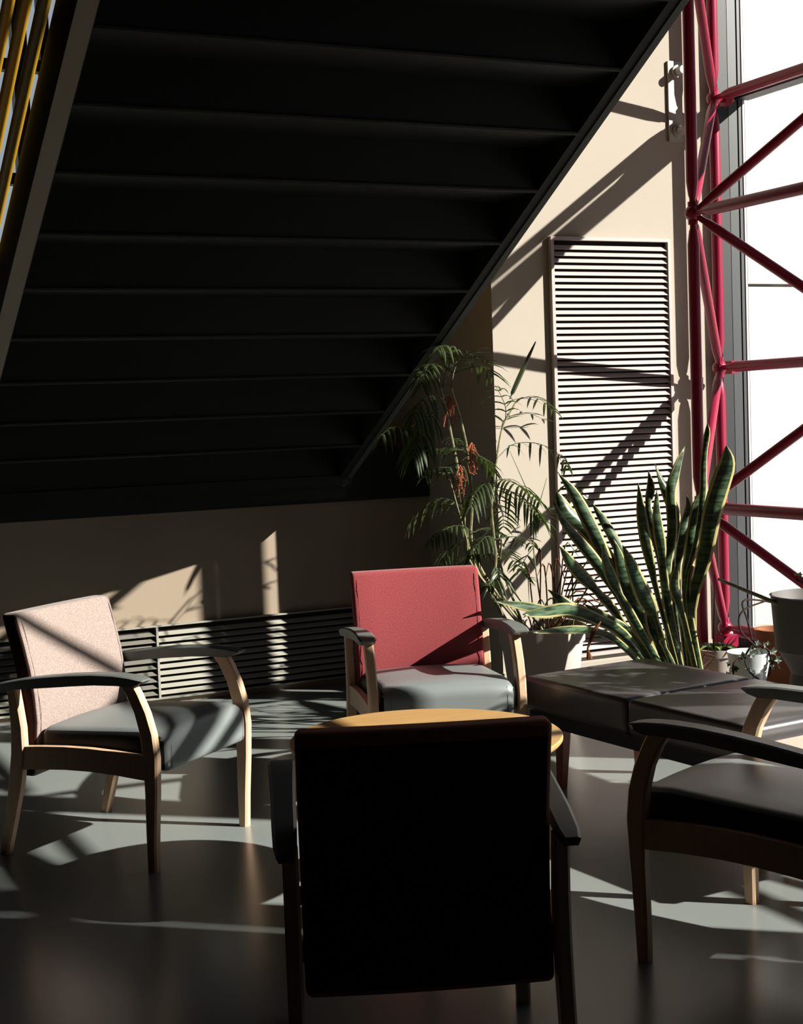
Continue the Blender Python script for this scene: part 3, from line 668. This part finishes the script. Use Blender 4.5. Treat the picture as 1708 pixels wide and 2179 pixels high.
FR = [ # (points from crown out, Y range, leaflets, leaflet length, droop)
 ([(640, 420), (700, 200), (650, 120), (600, 150)], (5.95, 5.8), 12, .13, .6),
 ([(640, 400), (760, 220), (900, 250), (1000, 330)], (5.95, 6.1), 10, .16, .25),
 ([(620, 360), (560, 250), (520, 300), (490, 400)], (5.95, 5.8), 10, .11, .5),
 ([(700, 420), (740, 260), (830, 180), (960, 230)], (5.85, 5.95), 11, .13, .2),
 ([(650, 500), (560, 480), (470, 540), (440, 640)], (5.9, 5.7), 10, .11, .9),
 ([(660, 560), (540, 600), (400, 700), (290, 700), (200, 760)], (5.9, 5.6), 12, .10, .9),
 ([(650, 560), (540, 640), (470, 780), (430, 920)], (5.85, 5.6), 14, .13, .8),
 ([(1160, 530), (1220, 490), (1330, 500), (1440, 590)], (6.3, 6.0), 8, .11, .35),
 ([(1060, 720), (1090, 640), (1240, 600), (1390, 660)], (6.28, 6.1), 6, .10, .2),
 ([(1090, 660), (1090, 560), (1050, 460), (1015, 400)], (6.28, 6.0), 7, .12, .5),
 ([(1030, 920), (1150, 820), (1330, 820), (1480, 900), (1530, 990)], (6.22, 5.85), 11, .075, .9),
 ([(830, 900), (740, 850), (640, 860), (570, 850)], (5.85, 5.7), 11, .10, .5),
 ([(830, 900), (720, 980), (600, 990), (500, 1020)], (5.85, 5.7), 11, .10, .5),
 ([(840, 900), (760, 800), (680, 770)], (5.85, 5.7), 8, .08, .5),
 ([(690, 1080), (640, 1020), (580, 1010), (520, 1060)], (5.75, 5.65), 9, .10, .4),
 ([(830, 880), (940, 930), (1000, 1020)], (5.85, 5.9), 8, .08, .5),
 ([(1000, 1080), (1100, 1080), (1240, 1150), (1340, 1240)], (5.9, 5.75), 16, .11, .6),
 ([(1000, 1120), (1130, 1160), (1260, 1260), (1340, 1350)], (5.9, 5.7), 14, .12, .8),
 ([(1000, 1060), (930, 1110), (870, 1180), (850, 1260)], (5.9, 5.75), 10, .10, .7),
 ([(1005, 1080), (1040, 1200), (1070, 1330), (1075, 1420)], (5.9, 5.8), 12, .12, .3),
 ([(800, 1300), (720, 1230), (600, 1210), (490, 1280), (400, 1400)], (5.8, 5.6), 11, .085, .9),
 ([(860, 1450), (760, 1400), (640, 1440), (560, 1500)], (5.85, 5.7), 12, .09, .7),
 ([(860, 1450), (960, 1420), (1080, 1470)], (5.85, 5.8), 10, .09, .5),
 ([(870, 1500), (800, 1500), (700, 1560), (640, 1660)], (5.85, 5.7), 10, .10, .6),
 ([(1020, 1500), (960, 1480), (890, 1540), (850, 1620)], (5.9, 5.8), 11, .09, .6),
 ([(1020, 1500), (1130, 1480), (1240, 1500), (1290, 1560)], (5.9, 5.9), 9, .09, .5),
 ([(1040, 1560), (1100, 1600), (1200, 1720)], (5.95, 5.9), 10, .10, .3),
 ([(1290, 1560), (1230, 1640), (1200, 1740), (1280, 1780)], (6.1, 6.0), 7, .09, .2),
 ([(1300, 1380), (1380, 1330), (1460, 1260)], (6.1, 6.0), 9, .10, .5),
 ([(1000, 1600), (900, 1620), (780, 1640), (700, 1700)], (5.95, 5.85), 12, .10, .4),
 ([(1000, 1650), (1030, 1760), (960, 1830)], (5.95, 5.85), 10, .10, .4),
 ([(1460, 1020), (1560, 1140), (1600, 1220), (1590, 1330)], (6.1, 6.0), 7, .11, .4),
]
for fi, (pts, Y, n, Ll, dr) in enumerate(FR):
    if fi > 6: Y = (Y[0], Y[0] + (Y[1] - Y[0]) * 0.8 + (0.0, 0.5, 0.32)[fi % 3])
    g = MB(); frond(g, crv(pts, Y), max(5, int(n * 0.8)), Ll * 1.1, dr * 1.3, 0.0068); f_ = g.build('frond', PALM, pm)
g = MB(); q = crv([(1120, 500), (1150, 430), (1230, 250), (1305, 90)], (6.3, 6.3)); c = curve(q, 12)
g.tube(c, [0.003 + 0.010 * math.sin(PI * min(1, i / 12 * 1.0)) ** 1.0 if i > 2 else 0.003 for i in range(13)], 5); g.build('spear_leaf', PALM, pm, True)
for a, b in (((1120, 870), (1280, 1230)), ((1385, 1060), (1325, 1270))):
    g = MB(); g.tube(crv([a, b], (6.05, 6.05)), [0.001, 0.0028], 5); g.build('spear_leaf', STEMG, pm)
for k in range(26):                                      # dried grassy leaves in the pot
    g = MB(); a = Vector((random.uniform(-.05, .16), random.uniform(-.12, .1), .40)); dx = random.uniform(-.12, .34); dz = random.uniform(.08, .42)
    b = a + Vector((dx * .5, random.uniform(-.1, .05), dz)); c_ = b + Vector((dx * .6, -.03, -dz * random.uniform(-.1, .7)))
    c = curve([a, b, c_], 8); g.tube(c, [0.002, .003, .004, .004, .0045, .004, .003, .002, .0006], 4)
    g.build('dry_leaf', DRY if k % 3 else STEMG, pm)
for (cx, cy_, Y) in ((690, 600, 5.85), (850, 930, 5.8), (770, 1090, 5.75)):
    g = MB(); top = at(*P5(cx, cy_ - 120), Y) - PP
    for k in range(13):
        e = at(*P5(cx + random.uniform(-55, 55), cy_ + random.uniform(-40, 110)), Y + random.uniform(-.05, .05)) - PP
        mid = top.lerp(e, 0.5) + Vector((random.uniform(-.02, .02), 0, random.uniform(0, .02))); c = curve([top, mid, e], 6); g.tube(c, 0.0016, 4)
        for q in range(2, 7): g.ball(c[q] + Vector((random.uniform(-.004, .004), 0, 0)), 0.0032, 4)
    g.build('fruit_stalk', BERRY, pm)

# small plants by the window
p1 = pot('potted_succulent', 'small cream pot holding a pale green succulent below the magenta truss', at(1526, 1470, 5.75) * 1.0, 0.085, 0.28, POTW, cat='plant')
p1.location.z = 0
for k in range(12):
    a = k * 2.4; g = MB(); r = random.uniform(.07, .14); s_ = Vector((math.cos(a), math.sin(a), 0))
    c = curve([(0, 0, .25), tuple(s_ * r * .5 + Vector((0, 0, .30))), tuple(s_ * r + Vector((0, 0, .285)))], 6); rings = []
    for i, p in enumerate(c):
        sd_ = Vector((-s_.y, s_.x, 0)); ww = 0.016 * math.sin(PI * (0.1 + 0.88 * i / 6)); rings.append([p + sd_ * ww, p + Vector((0, 0, -0.004)), p - sd_ * ww])
    g.quad_strip(rings, False); g.build('leaf', LIME, p1)
g = MB(); g.tube([(-0.02, 0, .25), (-0.01, 0, .45), (0.012, 0.02, .64)], [.003, .0028, .002], 5); g.build('stem', TWIG, p1)
g = MB()
for k in range(30):
    a = random.uniform(0, 6.28); r = random.uniform(.03, .11); g.tube([(0.02 * math.cos(a), .02 * math.sin(a), .25), (r * math.cos(a), r * math.sin(a), .27 + random.uniform(0, .07))], [.002, .001], 4)
g.build('dry_stems', DRY, p1)
p2 = pot('terracotta_pot', 'low terracotta pot with dry brown stems right of the snake plant', at(1462, 1480, 5.70), 0.085, 0.16, TERRA, cat='plant'); p2.location.z = 0
g = MB()
for k in range(60):
    a = random.uniform(0, 6.28); r = random.uniform(.04, .15); g.tube([(0.03 * math.cos(a), .03 * math.sin(a), .13), (r * .6 * math.cos(a), r * .6 * math.sin(a), .2 + random.uniform(0, .08)), (r * math.cos(a), r * math.sin(a), .16 + random.uniform(0, .16))], [.003, .002, .001], 4)
g.build('dry_stems', DRY, p2)
g = MB(); g.tube([at(1466, 1392, 5.9) - Vector(p2.location), at(1481, 1410, 5.9) - Vector(p2.location)], [.012, .004], 6); g.build('label_stake', POTW, p2)
p3 = pot('foil_wrapped_pot', 'white foil-wrapped pot under a dark trailing ivy by the window', at(1595, 1480, 5.35), 0.085, 0.30, FOIL, cat='plant', prof=[(0.07, 0), (0.078, 0.01), (0.085, 0.14), (0.075, 0.2), (0.092, 0.28), (0.10, 0.33), (0.085, 0.32), (0.07, 0.27)]); p3.location.z = 0
def ivy(parent, pts, Y, nl, base=None, sz=0.02, M=IVY):
    o0 = Vector(parent.location); P = [at(x, y, Y) - o0 for x, y in pts]; c = curve(P, 20); MB().tube(c, 0.0045, 5).build('stem', TWIG, parent)
    for k in range(nl):
        q = c[random.randint(1, 20)] + Vector([random.uniform(-.03, .03) for _ in range(3)]); g = MB(); a = random.uniform(0, 6.28); b = random.uniform(-.6, .6)
        ux = Vector((math.cos(a), math.sin(a) * .5, b)).normalized(); uy = ux.cross(Vector((.3, -1, .2))).normalized(); b0 = len(g.v); s_ = sz * random.uniform(.7, 1.4)
        for aa, rr_ in ((0, 1), (.6, .55), (1.2, .9), (1.9, .5), (2.6, .8), (3.14, .35), (-2.6, .8), (-1.9, .5), (-1.2, .9), (-.6, .55)):
            g.v.append(tuple(q + ux * math.cos(aa) * rr_ * s_ + uy * math.sin(aa) * rr_ * s_))
        g.v.append(tuple(q + ux.cross(uy) * s_ * .2))
        for i in range(10): g.f.append((b0 + i, b0 + (i + 1) % 10, b0 + 10))
        g.build('leaf', M, parent)
ivy(p3, [(1600, 1370), (1585, 1400), (1595, 1430), (1620, 1450)], 5.25, 16)
ivy(p3, [(1600, 1385), (1630, 1380), (1640, 1410), (1635, 1440)], 5.25, 14)
ivy(p3, [(1590, 1395), (1562, 1410), (1560, 1435)], 5.22, 8)
ivy(p3, [(1608, 1375), (1575, 1340), (1580, 1300), (1640, 1275)], 5.2, 0)
ivy(p3, [(1600, 1360), (1590, 1320), (1580, 1280), (1620, 1278), (1675, 1290)], 5.2, 0)
p4 = pot('terracotta_planter', 'terracotta planter half hidden between the foil pot and the tall grey planter', at(1655, 1480, 5.75), 0.10, 0.34, TERRA, cat='planter'); p4.location.z = 0
TG = at(1748, 1400, 4.75); TG.z = 0
p5 = pot('tall_planter', 'tall tapered grey planter at the right edge by the window', TG, 0.21, 0.66, POTG, prof=[(0.13, 0), (0.132, 0.30), (0.125, 0.33), (0.175, 0.42), (0.188, 0.43), (0.205, 0.655), (0.21, 0.66), (0.203, 0.662), (0.19, 0.62)], cat='planter')
o0 = Vector(p5.location)
MB().tube([at(1527, 1232, 4.95) - o0, at(1580, 1254, 4.9) - o0, at(1648, 1282, 4.8) - o0, Vector((-0.12, 0, 0.58))], [.006, .008, .009, .009], 7).build('cane', CANE, p5, True)
ivy(p5, [(1715, 1240), (1700, 1236), (1694, 1234)], 4.7, 3, sz=0.012, M=LIME)
# broad leafy plant beyond the right edge: it throws the leaf shadows on bench and floor
bp_ = pot('leafy_palm', 'large leafy palm in a beige planter near the window, right of the bench', (4.0, 1.95, 0), 0.15, 0.30, POTC, cat='plant')
bp2 = pot('leafy_palm', 'bushy leafy palm in a grey planter between the bench and the magenta truss', (4.06, 3.85, 0), 0.13, 0.28, POTG, cat='plant')
for bp_, kk, hm in ((bp_, 14, 0.95), (bp2, 46, 1.3)):
  for k in range(kk):
    a = random.uniform(0, 2 * PI); r = random.uniform(.25, .44); h = random.uniform(.5, hm); d = Vector((math.cos(a), math.sin(a), 0))
    if d.x > 0: r *= .55
    if bp_ is bp2: r *= .62
    g = MB(); frond(g, [Vector((0, 0, .30)) + d * .04, d * r * .4 + Vector((0, 0, h * .8)), d * r * .8 + Vector((0, 0, h)), d * r * 1.2 + Vector((0, 0, h * .88))], 11, .16, .6, .013, 1.0, .2, .003); g.build('frond', PALM, bp_)
